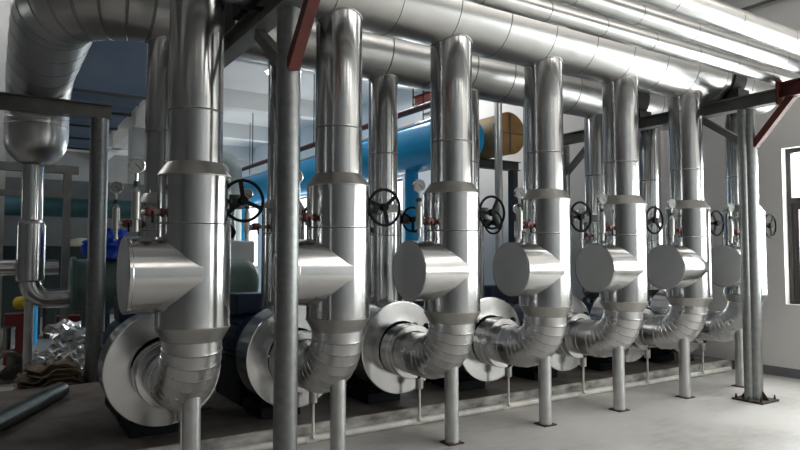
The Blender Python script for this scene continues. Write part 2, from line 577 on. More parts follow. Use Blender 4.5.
for z_, r_ in ((2.90, .335), (2.80, .325), (2.72, .30), (2.65, .25), (2.59, .18), (2.56, .115)):
    path.append(Vector((DEP_X - .03 * (2.9 - z_) / .34, DY + DR, z_))); rad.append(r_); mts.append(0)
MB().sweep(path, rad, seg=64, mats=mts).build('pipe_cladding', [ALU_H, SEAM], h2, angle=28)
# the slim riser below the down-turned end
dr = thing('drop_pipe', (DEP_X - .03, DY + DR, 0), 'slim silver drop pipe at far left with a wider sleeve, bending into the teal vessel', 'pipe')
MB().lathe([(.115, 2.56), (.115, 1.90)], seg=32).build('upper_pipe', ALU, dr)
MB().lathe([(.115, 1.92), (.15, 1.86), (.15, 1.22), (.115, 1.20)], seg=32).build('sleeve', ALU_D, dr)
pts = [(0, 0, 1.21)] + arc((.2, 0, 1.2), .2, pi, 1.5 * pi, 8, (1, 0, 0), (0, 0, 1)) + [(.42, 0, 1.0)]
MB().sweep(pts, .112, seg=28).build('lower_elbow', ALU_D, dr)
MB().lathe([(.05, .012), (.05, .97)], d=(0, 0, 1), o=(.0, 0, 0), seg=20).build('support_leg', LEGM, dr)
MB().box(-.09, .09, -.09, .09, 0, .012).build('base_plate', RUST, dr)

# three slim pipes over the red arms
for (py, pz, pr, lab, st) in ((3.40, 3.34, .08, 'slim bright pipe on the red arms, nearest the thick front header', .62),
                              (3.08, 3.345, .082, 'slim bright pipe on the red arms, middle of the three', .7),
                              (2.78, 3.36, .095, 'slim grey pipe on the red arms, farthest from the thick header', .8)):
    t = thing('slim_pipe', (-1.5, py, pz), lab, 'pipe', 'slim pipes on the red arms')
    L = 9.82
    if py == 3.40: L = 9.0
    prof, mats = seamed(L, pr, header_seams(0, L, st), w=.006, g=.002)
    MB().lathe([(0, 0)] + prof + [(0, L)], d=(1, 0, 0), seg=40, mats=[0] + mats + [0]).build('pipe_cladding', [ALU_H, SEAM], t)

# ---------------------------------------------------------------- riser prototypes


def fishmouth(r, z0, hy, hz, hr, seams, seg=64, w=.007, g=.003):
    """riser pipe from z0 up to the underside of a header with axis along x through (hy, hz)"""
    prof, mats = [(r, z0)], []
    for s in seams:
        prof += [(r, s - w), (r - g, s - w * .6), (r + g * .7, s + w * .4), (r, s + w)]; mats += [0, 1, 1, 0]
    mb = MB()
    top = hz - hr - .02
    mb.lathe(prof + [(r, top)], seg=seg, mats=mats + [0])
    n0 = len(mb.v) - seg
    n = len(mb.v)
    for k in range(seg):
        v = mb.v[n0 + k]
        mb.v.append(Vector((v.x, v.y, hz - sqrt(hr ** 2 - (v.y - hy) ** 2))))
    for k in range(seg):
        k2 = (k + 1) % seg
        mb._face([n0 + k, n0 + k2, n + k2, n + k])
    return mb, [mb.v[n + k].copy() for k in range(seg)]


def torus_pts(r, n=40):
    return [(r * cos(2 * pi * k / n), 0, r * sin(2 * pi * k / n)) for k in range(n)]


def handwheel(parent, loc, r, rot):
    mb = MB()
    mb.sweep(torus_pts(r), .0105, seg=10, closed=True)
    mb.lathe([(0, -.022), (.026, -.022), (.03, -.012), (.03, .018), (0, .018)], d=(0, 1, 0), seg=20)
    for k in range(3):
        a = 2 * pi * k / 3 + pi / 2
        p0, p1 = Vector((cos(a), 0, sin(a))) * .02, Vector((cos(a), 0, sin(a))) * (r - .004)
        mb.bar(p0, p1, .026, .012, up=(0, 1, 0))
    o = mb.build('handwheel', BLACK, parent, loc)
    o.rotation_euler = (0, rot, 0)
    return o


def gauge(parent, ox, oy, oz, tilt):
    """pressure gauge on a siphon and ball valve, reaching back to the clad body"""
    ln = MB()
    zv = oz - .275
    ln.lathe([(.009, -.13), (.009, -.03)], o=(ox, oy, oz), seg=12)                      # stem below the gauge
    ln.lathe([(.016, -.40), (.016, -.33), (.027, -.325), (.027, -.16), (.020, -.15), (.010, -.125)], o=(ox, oy, oz), seg=16)
    ln.sweep([(ox, oy, zv), (ox + .05, oy + .012, zv), (ox + .2, oy + .05, zv)], .015, seg=12)
    gl_ = ln.build('gauge_pipe', NICKEL, parent)
    vb = MB()
    vb.lathe([(0, -.035), (.022, -.035), (.032, -.015), (.032, .015), (.022, .035), (0, .035)], o=(ox + .085, oy + .02, zv), d=(1, .2, 0), seg=16)
    vb.lathe([(0, 0), (.017, 0), (.017, .035), (.028, .037), (.028, .047), (0, .05)], o=(ox + .085, oy + .005, zv), d=(0, -1, 0), seg=16)
    vb.build('isolating_valve', BRASS, gl_)
    lv = MB().bar((ox + .085, oy - .045, zv), (ox + .085, oy - .05, zv - .07), .014, .006, up=(0, 1, 0))
    lv.build('valve_lever', BLACK, gl_)
    st = MB().lathe([(.02, -.125), (.02, -.095)], o=(ox, oy, oz), seg=6)
    st.build('stem_nut', FRAMEDK, gl_)
    g = MB()
    d = Vector((sin(tilt), -cos(tilt), 0))
    c = Vector((ox, oy, oz))
    g.lathe([(0, -.018), (.046, -.018), (.05, -.012), (.05, .016), (.044, .02), (.044, .012), (0, .012)], o=c, d=d, seg=32)
    g.lathe([(.009, -.1), (.012, -.05)], o=c, seg=10)
    gg = g.build('pressure_gauge', CHROME, parent)
    f = MB().lathe([(0, .0165), (.043, .0165), (.043, .0125)], o=c, d=d, seg=28)
    ff = f.build('gauge_dial', DIAL, gg)
    n = MB()
    cc = c + d * .0175
    side = Vector((0, 0, 1)).cross(d).normalized()
    n.bar(cc - (side * .5 - Vector((0, 0, .5))) * .016, cc + (side * .5 - Vector((0, 0, .5))) * .044, .004, .0015, up=d)
    for k in range(11):
        a = radians(225 - 27 * k)
        u = side * cos(a) + Vector((0, 0, 1)) * sin(a)
        n.bar(cc + u * .031, cc + u * .038, .003, .0012, up=d)
    n.build('gauge_needle', BLACK, gg)


def add_leg(parent, dx):
    """support leg whose top is cut to the underside of the elbow"""
    rl, R, r, zc, seg, ly = .057, .32, .183, .655, 40, .03
    mb = MB().lathe([(rl, .01), (rl, .4)], o=(dx, ly, 0), seg=seg)
    n0, n = len(mb.v) - seg, len(mb.v)
    for k in range(seg):
        v = mb.v[n0 + k]
        e = R + sqrt(r * r - v.x * v.x)
        z = zc + R - sqrt(max(0, e * e - (R - v.y) ** 2)) + .006
        mb.v.append(Vector((v.x, v.y, z)))
    for k in range(seg):
        k2 = (k + 1) % seg
        mb._face([n0 + k, n0 + k2, n + k2, n + k])
    leg = mb.build('support_leg', LEGM, parent)
    MB().box(dx - .072, dx + .072, ly - .072, ly + .072, 0, .01).build('base_plate', RUST, leg)


def front_riser(x):
    t = thing('riser_pipe', (x, ROW_Y, 0), '', 'pipe', 'front row of clad risers')
    # lobster back elbow
    R, r, n, ZC = .32, .183, 9, .655
    pts, rd, mt = [], [], []
    def add(p, rr, m=0): pts.append(p); rd.append(rr); mt.append(m)
    add((0, 0, 1.005), r)
    for i in range(n + 1):
        a = pi / 2 * i / n
        p = Vector((0, R - R * cos(a), ZC + R - R * sin(a))); d = Vector((0, sin(a), -cos(a)))
        add(p - d * .006, r, 0); add(p - d * .003, r + .004, 0); add(p + d * .003, r + .004, 1); add(p + d * .0055, r - .001, 0)
        if i < n:
            a2 = pi / 2 * (i + .5) / n
            add(Vector((0, R - R * cos(a2), ZC + R - R * sin(a2))), r + .001, 0)
    bd = Vector((0, .46, ZC)); dd = Vector((0, 1, 0))
    add(bd - dd * .006, r); add(bd - dd * .003, r + .004); add(bd + dd * .003, r + .004, 1); add(bd + dd * .0055, r - .001)
    add((0, .58, ZC), r)
    MB().sweep(pts, rd, seg=56, mats=mt, cap=False).build('elbow', [ALU_E, SEAM], t, angle=40)
    # sleeve over the flange
    MB().lathe([(.183, .545), (.232, .547), (.236, .553), (.236, .62), (.240, .623), (.240, .631), (.236, .634), (.236, .735)], o=(0, 0, .662), d=(0, 1, 0), seg=56).build('flange_sleeve', ALU_D, t)
    # cones and wide valve cover
    RB, r1 = .2275, .17
    MB().lathe([(.182, .975), (.186, .972), (.231, 1.052), (.231, 1.06), (RB, 1.062)], seg=64).build('lower_cone', ALU_M, t)
    prof, mats = seamed(2.0, RB, [1.70], 1.06)
    MB().lathe(prof, seg=64, mats=mats).build('valve_cover', [ALU, SEAM], t)
    MB().lathe([(RB, 1.997), (.231, 1.999), (.231, 2.006), (.176, 2.086), (.170, 2.09)], seg=64).build('upper_cone', ALU_M, t)
    mb, rim = fishmouth(r1, 2.085, H1Y - ROW_Y, H1Z, H1R, [2.42])
    up = mb.build('upper_pipe', [ALU, SEAM], t)
    MB().sweep([p + Vector((p.x, p.y, 0)) * .02 for p in rim], .006, seg=8, closed=True).build('saddle_seam', ALU_M, up)
    # blind drum pointing along the row
    RD = .233
    dm = MB().lathe([(RD, 0), (RD, .394), (RD + .004, .399), (RD + .004, .416), (RD - .002, .42)], o=(0, 0, 1.385), d=(-1, 0, 0), seg=72).build('blind_drum', ALU_D, t)
    MB().lathe([(RD - .001, .413), (RD - .006, .4185), (RD * .5, .4175), (0, .4165)], o=(0, 0, 1.385), d=(-1, 0, 0), seg=64).build('drum_end_cap', CAP, dm)
    # gear operator and handwheel
    go = MB()
    go.lathe([(.03, .20), (.03, .27)], o=(0, -.04, 1.855), d=(1, 0, 0), seg=16)
    go.lathe([(0, -.045), (.05, -.045), (.055, -.035), (.055, .035), (.05, .045), (0, .045)], o=(.292, -.03, 1.855), d=(0, 0, 1), seg=24)
    go.lathe([(.014, 0), (.014, .115)], o=(.30, -.05, 1.855), d=(0, -1, 0), seg=12)
    gob = go.build('gear_operator', FRAMEDK, t)
    handwheel(gob, (.30, -.15, 1.855), .131, 0)
    gauge(t, -.36, -.06, 2.045, -.25)
    # drain valve and pipe under the flange sleeve
    dv = MB()
    dv.lathe([(.02, .50), (.036, .49), (.036, .33), (.02, .32)], o=(.09, .60, 0), seg=20)
    dvo = dv.build('drain_valve', NICKEL, t)
    dh = MB().lathe([(0, 0), (.02, .0), (.036, .012), (.036, .04), (0, .046)], o=(.07, .572, .46), d=(-.8, -.6, 0), seg=16).build('drain_handle', BRASS, dvo)
    dp = MB().sweep([(.09, .60, .34), (.09, .60, .06)] + [(.09, .60 - .02, .04)], .011, seg=12)
    dp.build('drain_pipe', PVC, t)
    # knob on the sleeve
    kn = MB().lathe([(.012, .225), (.012, .26), (.026, .262), (.03, .275), (.026, .295), (0, .30)], o=(0, .66, .68), d=(.75, 0, .66), seg=20)
    kn.build('vent_plug', RUBBER, t)
    return t


LAB_F = ['silver riser pipe in the front row, leftmost and nearest, left of the galvanised column',
         'silver riser pipe in the front row, standing just right of the thick galvanised column',
         'silver riser pipe in the front row, third counted from the left',
         'silver riser pipe in the front row, fourth from the left, middle of the row',
         'silver riser pipe in the front row, third from the right end',
         'silver riser pipe in the front row, second from the right end',
         'silver riser pipe in the front row, partly behind the column near the window']
proto = front_riser(RX[0])
proto['label'] = LAB_F[0]
risers = [proto]
ROT = [-.08, .42, .25, .5, .1, .75, .35]
for i in range(1, 7):
    c = copy_tree(proto)
    c.location = (RX[i], ROW_Y, 0)
    c['label'] = LAB_F[i]
    risers.append(c)
LEG_DX = [.01, .02, .015, .01, -.05, -.06, -.08]
for c, dx in zip(risers, LEG_DX):
    add_leg(c, dx)
for ch in risers[0].children:
    if ch.name.startswith('gear_operator'): ch.location.x = -.03
for c, rt in zip(risers, ROT):
    for ch in c.children:
        if ch.name.startswith('gear_operator'):
            for w in ch.children: w.rotation_euler = (0, rt * 2, 0)


def back_riser(x):
    t = thing('rear_riser_pipe', (x, BACK_Y, 0), '', 'pipe', 'rear row of clad risers')
    RB, r1 = .19, .145
    MB().lathe([(.15, .98), (.192, 1.05), (.192, 1.06), (RB, 1.062)], seg=48).build('lower_cone', ALU_M, t)
    MB().lathe([(.15, .985), (.15, .90)], seg=40).build('lower_pipe', ALU, t)
    prof, mats = seamed(1.92, RB, [1.70], 1.06)
    MB().lathe(prof, seg=56, mats=mats).build('valve_cover', [ALU, SEAM], t)
    MB().lathe([(RB, 1.917), (.193, 1.918), (.193, 1.925), (.15, 1.998), (.145, 2.0)], seg=56).build('upper_cone', ALU_M, t)
    mb, rim = fishmouth(r1, 1.995, H2Y - BACK_Y, H2Z, H2R, [2.5])
    up = mb.build('upper_pipe', [ALU, SEAM], t)
    MB().sweep([p + Vector((p.x, p.y, 0)) * .02 for p in rim], .006, seg=8, closed=True).build('saddle_seam', ALU_M, up)
    go = MB()
    go.lathe([(.026, .16), (.026, .24)], o=(0, -.04, 1.86), d=(1, 0, 0), seg=14)
    go.lathe([(0, -.04), (.042, -.04), (.047, -.03), (.047, .03), (.042, .04), (0, .04)], o=(.255, -.03, 1.86), d=(0, 0, 1), seg=20)
    go.lathe([(.012, 0), (.012, .1)], o=(.26, -.05, 1.86), d=(0, -1, 0), seg=12)
    gob = go.build('gear_operator', FRAMEDK, t)
    handwheel(gob, (.26, -.14, 1.86), .12, 0)
    gauge(t, -.36, -.06, 2.03, -.25)
    return t


LAB_B = ['silver rear riser showing just left of the nearest front riser',
         'silver rear riser mostly hidden behind the thick galvanised column',
         'silver rear riser between the second and third front risers from the left',
         'silver rear riser partly behind the third front riser from the left',
         'silver rear riser hidden behind the fourth front riser from the left',
         'silver rear riser between the fourth and fifth front risers from the left',
         'silver rear riser between the fifth and sixth front risers from the left']
bproto = back_riser(BX[0]); bproto['label'] = LAB_B[0]
backs = [bproto]
for i in range(1, 7):
    c = copy_tree(bproto); c.location = (BX[i], BACK_Y, 0); c['label'] = LAB_B[i]
    backs.append(c)
for c, rt in zip(backs, [.2, .9, .5, .05, .6, .3, .8]):
    for ch in c.children:
        if ch.name.startswith('gear_operator'):
            for w in ch.children: w.rotation_euler = (0, rt * 2, 0)


def pump(x):
    """clad volute with a polished front disc, navy motor behind on a skid"""
    t = thing('pump', (x, 4.9, PZ), '', 'pump', 'pumps behind the front risers')
    c = .678 - PZ
    vc = MB().lathe([(.41, .012), (.41, .27), (.395, .285), (.22, .30)], o=(0, 0, c), d=(0, 1, 0), seg=80).build('volute_cover', ALU, t)
    MB().lathe([(.237, .0), (.32, .004), (.402, .002), (.413, .004), (.415, .012), (.413, .022), (.409, .024)], o=(0, 0, c), d=(0, 1, 0), seg=80).build('front_disc', ALU_D, vc)
    cs = MB()
    cs.lathe([(.22, .30), (.27, .32), (.27, .70), (.20, .74), (.14, .80)], o=(0, 0, c), d=(0, 1, 0), seg=40)
    cs.lathe([(.145, .1), (.145, .18), (.19, .182), (.19, .205), (.0, .205)], o=(.08, .50, c), d=(0, 0, 1), seg=36)
    cs.build('pump_casing', NAVY, t)
    mo = MB()
    mo.lathe([(0, .86), (.08, .86), (.19, .90), (.21, .92), (.21, 1.55), (.17, 1.60), (0, 1.62)], o=(0, 0, c + .05), d=(0, 1, 0), seg=40)
    for k in range(18):
        a = 2 * pi * k / 18
        u = Vector((cos(a), 0, sin(a)))
        mo.bar(Vector((0, .95, c + .05)) + u * .22, Vector((0, 1.5, c + .05)) + u * .22, .04, .008, up=Vector((-u.z, 0, u.x)))
    m = mo.build('motor', NAVY, t)
    MB().box(-.15, .15, 1.06, 1.34, c + .255, c + .46).build('terminal_box', NAVY, m, bevel=.012)
    sk = MB()
    sk.box(-.18, .18, .30, .76, 0, .10)
    sk.box(-.17, .17, .86, 1.62, 0, .40)
    sk.box(-.17, .17, .34, .68, .10, .30)
    sk.build('skid', SKID, t, bevel=.01)
    return t


LAB_P = ['clad pump with round polished disc behind the nearest front riser at left',
         'clad pump with round polished disc partly hidden by the thick galvanised column',
         'clad pump with round polished disc behind the third front riser from the left',
         'clad pump with round polished disc behind the fourth front riser from the left',
         'clad pump with round polished disc behind the third front riser from the right',
         'clad pump with round polished disc behind the sixth front riser from the left',
         'clad pump with round polished disc nearest the window wall']
pproto = pump(RX[0]); pproto['label'] = LAB_P[0]
for i in range(1, 7):
    c = copy_tree(pproto); c.location = (RX[i], 4.9, PZ); c['label'] = LAB_P[i]

# ---------------------------------------------------------------- pipe rack frames
BT = 3.203        # top of the cross beams


def rack(x, lab, plate):
    t = thing('pipe_rack_frame', (x, 0, 0), lab, 'frame', 'galvanised pipe rack frames')
    r = .077 if plate else .073
    for yy in (3.70, 5.95) if not plate else (3.70, 6.3):
        c = MB().lathe([(r, .02), (r, BT - .16)], o=(0, yy, 0), seg=32)
        if plate and yy < 5:
            c.lathe([(r * .55, .02), (r * .55, BT - .16)], o=(-.085, yy + .02, 0), seg=20)
        cc = c.build('column', GALV, t)
        z = PZ if yy > 5 else 0
        bp = MB().box(-.16, .16, yy - .16, yy + .16, z, z + .02)
        if yy < 5:
            for sx, sy in ((1, 1), (1, -1), (-1, 1), (-1, -1)):
                bp.lathe([(.012, .02), (.012, .045), (.007, .045), (.007, .065), (0, .065)], o=(sx * .13, yy + sy * .13, 0), seg=8)
            for dx, dy in ((1, 0), (-1, 0), (0, 1), (0, -1)):
                n = len(bp.v)
                for s in (-.006, .006):
                    ox, oy = -dy * s, dx * s
                    bp.v += [Vector((dx * r + ox, yy + dy * r + oy, .02)), Vector((dx * (r + .07) + ox, yy + dy * (r + .07) + oy, .02)), Vector((dx * r + ox, yy + dy * r + oy, .11))]
                for q in ((0, 1, 2), (5, 4, 3), (0, 3, 4, 1), (1, 4, 5, 2), (2, 5, 3, 0)):
                    bp._face([n + k for k in q], 0, False)
        bp.build('base_plate', RUST if yy < 5 else FRAMEDK, cc)
    ye = 5.95 if not plate else 6.3
    MB().hbeam((0, 3.36, BT - .07), (0, ye + .1, BT - .07), .13, .14).build('cross_beam', FRAMEG, t)
    a = MB().hbeam((0, 2.35, BT - .025), (0, 3.355, BT - .025), .13, .16)
    a.build('red_arm', RED, t)
    MB().box(-.08, .08, 3.345, 3.37, BT - .17, BT + .06).build('splice_plate', RED, t)
    MB().bar((0, 3.64, 2.66), (0, 3.24, BT - .09), .07, .07, up=(1, 0, 0)).build('red_brace', RED, t)
    MB().bar((0, 3.77, 2.72), (0, 4.22, BT - .165), .07, .07, up=(1, 0, 0)).build('knee_brace', FRAMEG, t)
    MB().bar((0, ye - .05, 2.66), (0, ye - .52, BT - .165), .07, .07, up=(1, 0, 0)).build('knee_brace', FRAMEG, t)
    return t


rack(1.53, 'thick galvanised column frame standing between the first two front risers at left', False)
rack(6.745, 'galvanised frame with bolted base plate and red arm near the window', True)

# black saddles under the two headers on each frame
for (hy, hz) in ((H1Y, H1Z), (H2Y, H2Z)):
    for x, where in ((1.53, 'on the frame left of the second front riser'), (6.76, 'on the frame near the window')):
        n = 'front' if hy == H1Y else 'rear'
        mb = MB()
        seg = 40
        lo, hi = H1R + .001, max(H1R + .022, (hz - BT) - .001)
        rows = []
        for s in (-.11, .11):
            for rr in (lo, hi):
                k0 = len(mb.v)
                for k in range(seg + 1):
                    a = pi + radians(-18) + (pi + radians(36)) * k / seg
                    mb.v.append(Vector((s, cos(a) * rr, sin(a) * rr)))
                rows.append(k0)
        for k in range(seg):
            for p, q in ((0, 1), (1, 3), (3, 2), (2, 0)):
                mb._face([rows[p] + k, rows[p] + k + 1, rows[q] + k + 1, rows[q] + k])
        for k in (0, seg):
            mb._face([rows[0] + k, rows[1] + k, rows[3] + k, rows[2] + k])
        w = .33
        for sy in (-1, 1):
            mb.box(-.11, .11, min(sy * .15, sy * w), max(sy * .15, sy * w), -(hz - BT) + .001, -(hz - BT) + .12)
        o = mb.build('pipe_saddle', RUBBER, loc=(x + .13, hy, hz))
        o.location.x = x + (0.14 if x > 3 else -.0)
        tag(o, 'black saddle under the %s header pipe %s' % (n, where), 'saddle', 'black pipe saddles')

# ---------------------------------------------------------------- floor pipe along the plinth
t = thing('floor_pipe', (-1.2, 4.795, .032), 'long white plastic pipe lying on the floor along the plinth', 'pipe')
MB().lathe([(0, 0), (.03, 0), (.03, 9.35), (0, 9.35)], d=(1, 0, 0), seg=20).build('pipe_run', PVC, t)
mb = MB()
for xx in RX:
    mb2 = MB().lathe([(.036, -.05), (.036, .05)], o=(xx + .09 + 1.2, 0, 0), d=(1, 0, 0), seg=20)
    mb2.build('pipe_socket', PVC, t)

# ---------------------------------------------------------------- left frame, far-left equipment
t = thing('pipe_rack_frame', (1.0, 7.95, 0), 'slim galvanised column and beam at left, carrying the bent header pipe', 'frame', 'galvanised pipe rack frames')
c = MB().lathe([(.098, .015), (.098, 3.06)], seg=32).build('column', GALV, t)
MB().box(-.16, .16, -.16, .16, 0, .015).build('base_plate', RUST, c)
MB().hbeam((-3.0, 0, 3.145), (.12, 0, 3.145), .15, .165).build('cross_beam', FRAMEG, t)
c = MB().lathe([(.098, .015), (.098, 3.06)], o=(-2.8, 0, 0), seg=32).build('column', GALV, t)
MB().box(-2.96, -2.64, -.16, .16, 0, .015).build('base_plate', RUST, c)

t = thing('equipment_frame', (.88, 10.2, 0), 'grey two-rail frame behind the slim drop pipe at far left', 'frame')
for xx in (0, -2.0):
    c = MB().box(xx - .05, xx + .05, -.05, .05, .012, 2.67).build('post', FRAMEG, t)
    MB().box(xx - .1, xx + .1, -.1, .1, 0, .012).build('base_plate', RUST, c)
MB().box(-2.05, .14, -.055, .055, 2.67, 2.78).build('top_rail', FRAMEG, t)
MB().box(-1.95, -.05, -.05, .05, 2.32, 2.40).build('lower_rail', FRAMEG, t)

t = thing('vessel', (.80, 8.6, 0), 'teal horizontal vessel behind the pumps, reached by the slim drop pipe', 'vessel')
MB().lathe([(0, 0), (.30, 0), (.34, .004), (.34, .05), (.31, .055), (.31, 2.12), (.29, 2.2), (.22, 2.27), (.1, 2.31), (0, 2.32)], o=(0, 0, 1.15), d=(1, 0, 0), seg=48).build('shell', TEAL, t)
for xx in (.35, 1.75):
    MB().box(xx - .06, xx + .06, -.24, .24, .1, .95).build('saddle_leg', TEAL_D, t)
MB().box(.1, 2.0, -.28, .28, 0, .1).build('base', FRAMEDK, t)

t = thing('wall_unit', (2.4, 9.75, 0), 'white and teal machine cabinet seen right of the nearest front riser', 'cabinet')
MB().box(0, 1.1, 0, .7, 1.38, 1.74).build('body', WHITE, t, bevel=.03)
for xx in (.05, .98):
    for yy in (.05, .65):
        MB().box(xx - .05, xx + .05, yy - .05, yy + .05, 0, 1.38).build('leg', WHITE, t)
MB().box(.08, .62, -.001, .6, 1.74, 2.40).build('upper_housing', TEAL, t, bevel=.03)
MB().lathe([(0, 0), (.12, 0), (.12, .15), (.09, .18), (0, .18)], o=(.62, 0, 1.86), d=(0, -1, 0), seg=24).build('motor', BLACK, t)
MB().lathe([(.03, .36), (.03, .9)], o=(.85, .3, 1.38), seg=16).build('vent_pipe', ALU, t)

for k in range(4):
    t = thing('control_cabinet', (-1.75 + .86 * k, 13.3, 0), ['dark green control cabinet at far left, first of the row behind the drop pipe', 'dark green control cabinet directly behind the slim drop pipe',
              'dark green control cabinet just left of the slim column', 'dark green control cabinet behind the blue tarpaulin, right end of the row'][k], 'cabinet', 'dark control cabinets')
    MB().box(0, .8, 0, .5, .08, 1.68).build('body', CABG, t, bevel=.01)
    d_ = MB().box(.03, .77, -.02, 0, .12, 1.64).build('door', CABG, t)
    MB().box(.68, .71, -.05, -.02, .8, .98).build('handle', CHROME, d_)
    MB().box(.02, .78, .02, .48, 0, .08).build('plinth', FRAMEDK, t)

for zz, yy, ll, lab in ((1.36, 9.0, 4.6, 'silver horizontal pipe at far left, behind the slim drop pipe'),):
    t = thing('low_pipe', (-4.0, yy, zz), lab, 'pipe')
    MB().lathe([(0, 0), (.095, 0), (.095, ll + .1), (0, ll + .1)], d=(1, 0, 0), seg=28).build('pipe_cladding', ALU_D, t)
    for xx in (1.0, 3.4):
        MB().box(xx - .03, xx + .03, -.03, .03, -zz, -.09).build('support_leg', FRAMEDK, t)

# blue tarpaulin bundle on the vessel
def crumple(name, mat, loc, size, seed, n=12, amp=.35, flat=1.0):
    bm = bmesh.new()
    bmesh.ops.create_icosphere(bm, subdivisions=4 if n > 10 else 3, radius=1)
    for v in bm.verts:
        p = v.co.copy()
        k = 1 + amp * (abs(noise.noise(p * 1.7 + Vector((seed, 0, 0)))) * 1.5 - .4) + amp * .6 * (abs(noise.noise(p * 4.1 + Vector((0, seed, 0)))) - .3)
        q = Vector((p.x * size[0] * k, p.y * size[1] * k, p.z * size[2] * k))
        if q.z < -size[2] * .55: q.z = -size[2] * .55
        v.co = q
    zmin = min(v.co.z for v in bm.verts)
    for v in bm.verts: v.co.z -= zmin
    me = bpy.data.meshes.new(name); bm.to_mesh(me); bm.free()
    me.materials.append(mat)
    for p in me.polygons: p.use_smooth = False
    o = bpy.data.objects.new(name, me); COL.objects.link(o); o.location = loc
    return o


o = crumple('tarpaulin', TARP, (1.24, 8.55, 1.46), (.30, .24, .24), 3.3, amp=.5)
tag(o, 'bundled bright blue tarpaulin on top of the teal vessel', 'tarpaulin')

# blue-grey duct hanging at upper left
t = thing('air_duct', (.35, 8.95, 3.62), 'dark blue-grey rectangular duct hanging at upper left behind the slim column', 'duct')
MB().box(0, 1.33, 0, 5.0, 0, .75).build('casing', DUCT, t)
for yy in (.02, 1.25, 2.5, 3.75, 4.98):
    MB().box(-.03, 1.36, yy - .02, yy + .02, -.03, -.001).box(-.03, 1.36, yy - .02, yy + .02, .751, .78).box(-.03, -.001, yy - .02, yy + .02, -.001, .751).box(1.331, 1.36, yy - .02, yy + .02, -.001, .751).build('flange', FRAMEDK, t)
for yy in (.6, 3.1):
    for xx in (-.015, 1.345):
        MB().lathe([(.008, .0), (.008, CEIL - 3.62)], o=(xx, yy, 0), seg=8).build('hanger_rod', FRAMEDK, t)

# teal header with legs, far left background
t = thing('teal_pipe', (-6, 12.6, 2.35), 'dark teal horizontal pipe in the background at left, beyond the vessel', 'pipe')
MB().lathe([(0, 0), (.17, 0), (.17, 9.0), (0, 9.0)], d=(1, 0, 0), seg=28).build('pipe_run', TEAL_D, t)
for xx in (6.6, 8.6, 4.0):
    MB().lathe([(.09, -2.35), (.09, -.15)], o=(xx, 0, 0), seg=20).build('leg', SKY, t)
t = thing('cream_glow', (1.65, 15.5, 0), 'pale cream tank shape standing in for window glow far behind the bundled blue tarpaulin', 'tank')  # tank shape whose pale colour stands in for far window glow
MB().lathe([(0, .25), (.22, .3), (.3, .42), (.3, 1.75), (.22, 1.86), (0, 1.9)], seg=36).build('shell', mottled('cream_glow_colour', (.50, .50, .36), (.58, .57, .42), 3, .6), t)
for k in range(3):
    a = 2 * pi * k / 3
    MB().box(.2 * cos(a) - .03, .2 * cos(a) + .03, .2 * sin(a) - .03, .2 * sin(a) + .03, 0, .42).build('leg', FRAMEDK, t)

# ---------------------------------------------------------------- background behind the rear risers
t = thing('blue_main', (6.2, 0, 3.36), 'large bright blue main pipe running to the back of the hall', 'pipe')
MB().lathe([(0, 7.76), (.30, 7.76), (.36, 7.80), (.38, 7.86), (.38, 25), (0, 25)], d=(0, 1, 0), seg=48).build('pipe_run', SKY, t)
for yy in (9.35, 13.4, 18.2, 23):
    l = MB().lathe([(.12, -3.34), (.12, -.36)], o=(0, yy, 0), seg=24).build('leg', SKY, t)
    MB().box(-.2, .2, yy - .2, yy + .2, -3.36, -3.34).build('base_plate', FRAMEDK, l)
t = thing('tan_main', (7.0, 0, 3.48), 'tan insulated pipe with a round brown end, above the dark steel stand', 'pipe')
MB().lathe([(.34, 7.72), (.34, 12.0), (0, 12.0)], d=(0, 1, 0), seg=48).build('lagging', TAN, t)
e = MB().lathe([(.34, 7.72), (.345, 7.70), (.33, 7.69), (0, 7.675)], d=(0, 1, 0), seg=48).build('end_cover', TAN_D, t)
s = MB()
s.bar((-.31, 7.672, 0), (.31, 7.672, 0), .02, .012, up=(0, 1, 0)); s.bar((0, 7.672, -.31), (0, 7.672, .31), .02, .012, up=(0, 1, 0))
s.build('strap', BROWNSHELL, e)
t = thing('steel_stand', (7.0, 8.3, 0), 'dark steel stand carrying the tan pipe', 'stand')
for xx in (-.30, .62):
    MB().box(xx - .06, xx + .06, -.06, .06, 0, 2.98).build('post', FRAMEDK, t)
MB().hbeam((-.40, 0, 3.06), (.75, 0, 3.06), .14, .155).build('beam', FRAMEDK, t)
t = thing('galvanised_post', (6.52, 7.42, 0), 'slim galvanised post in front of the brown pipe end', 'post')
MB().lathe([(.06, PZ + .01), (.06, 4.8), (0, 4.8)], seg=20).build('tube', LEGM, t)
MB().box(-.12, .12, -.12, .12, PZ, PZ + .012).build('base_plate', RUST, t)

t = thing('fire_pipe', (6.0, 0, 3.98), 'thin red pipe hung above the blue main pipe', 'pipe')
MB().lathe([(0, 8.2), (.055, 8.2), (.055, 24), (0, 24)], d=(0, 1, 0), seg=20).build('pipe_run', RED, t)
for yy in (9.0, 9.7, 13, 17, 21):
    MB().lathe([(.012, .05), (.012, CEIL - 3.98)], o=(0, yy, 0), seg=8).build('hanger_rod', BLACK, t)
t = thing('silver_branch', (6.62, 0, 3.93), 'thin silver pipe running beside the blue main pipe', 'pipe')
MB().lathe([(0, 8.9), (.06, 8.9), (.06, 24), (0, 24)], d=(0, 1, 0), seg=20).build('pipe_run', ALU, t)
for yy in (9.6, 14, 19):
    MB().lathe([(.01, .05), (.01, CEIL - 3.93)], o=(0, yy, 0), seg=8).build('hanger_rod', BLACK, t)

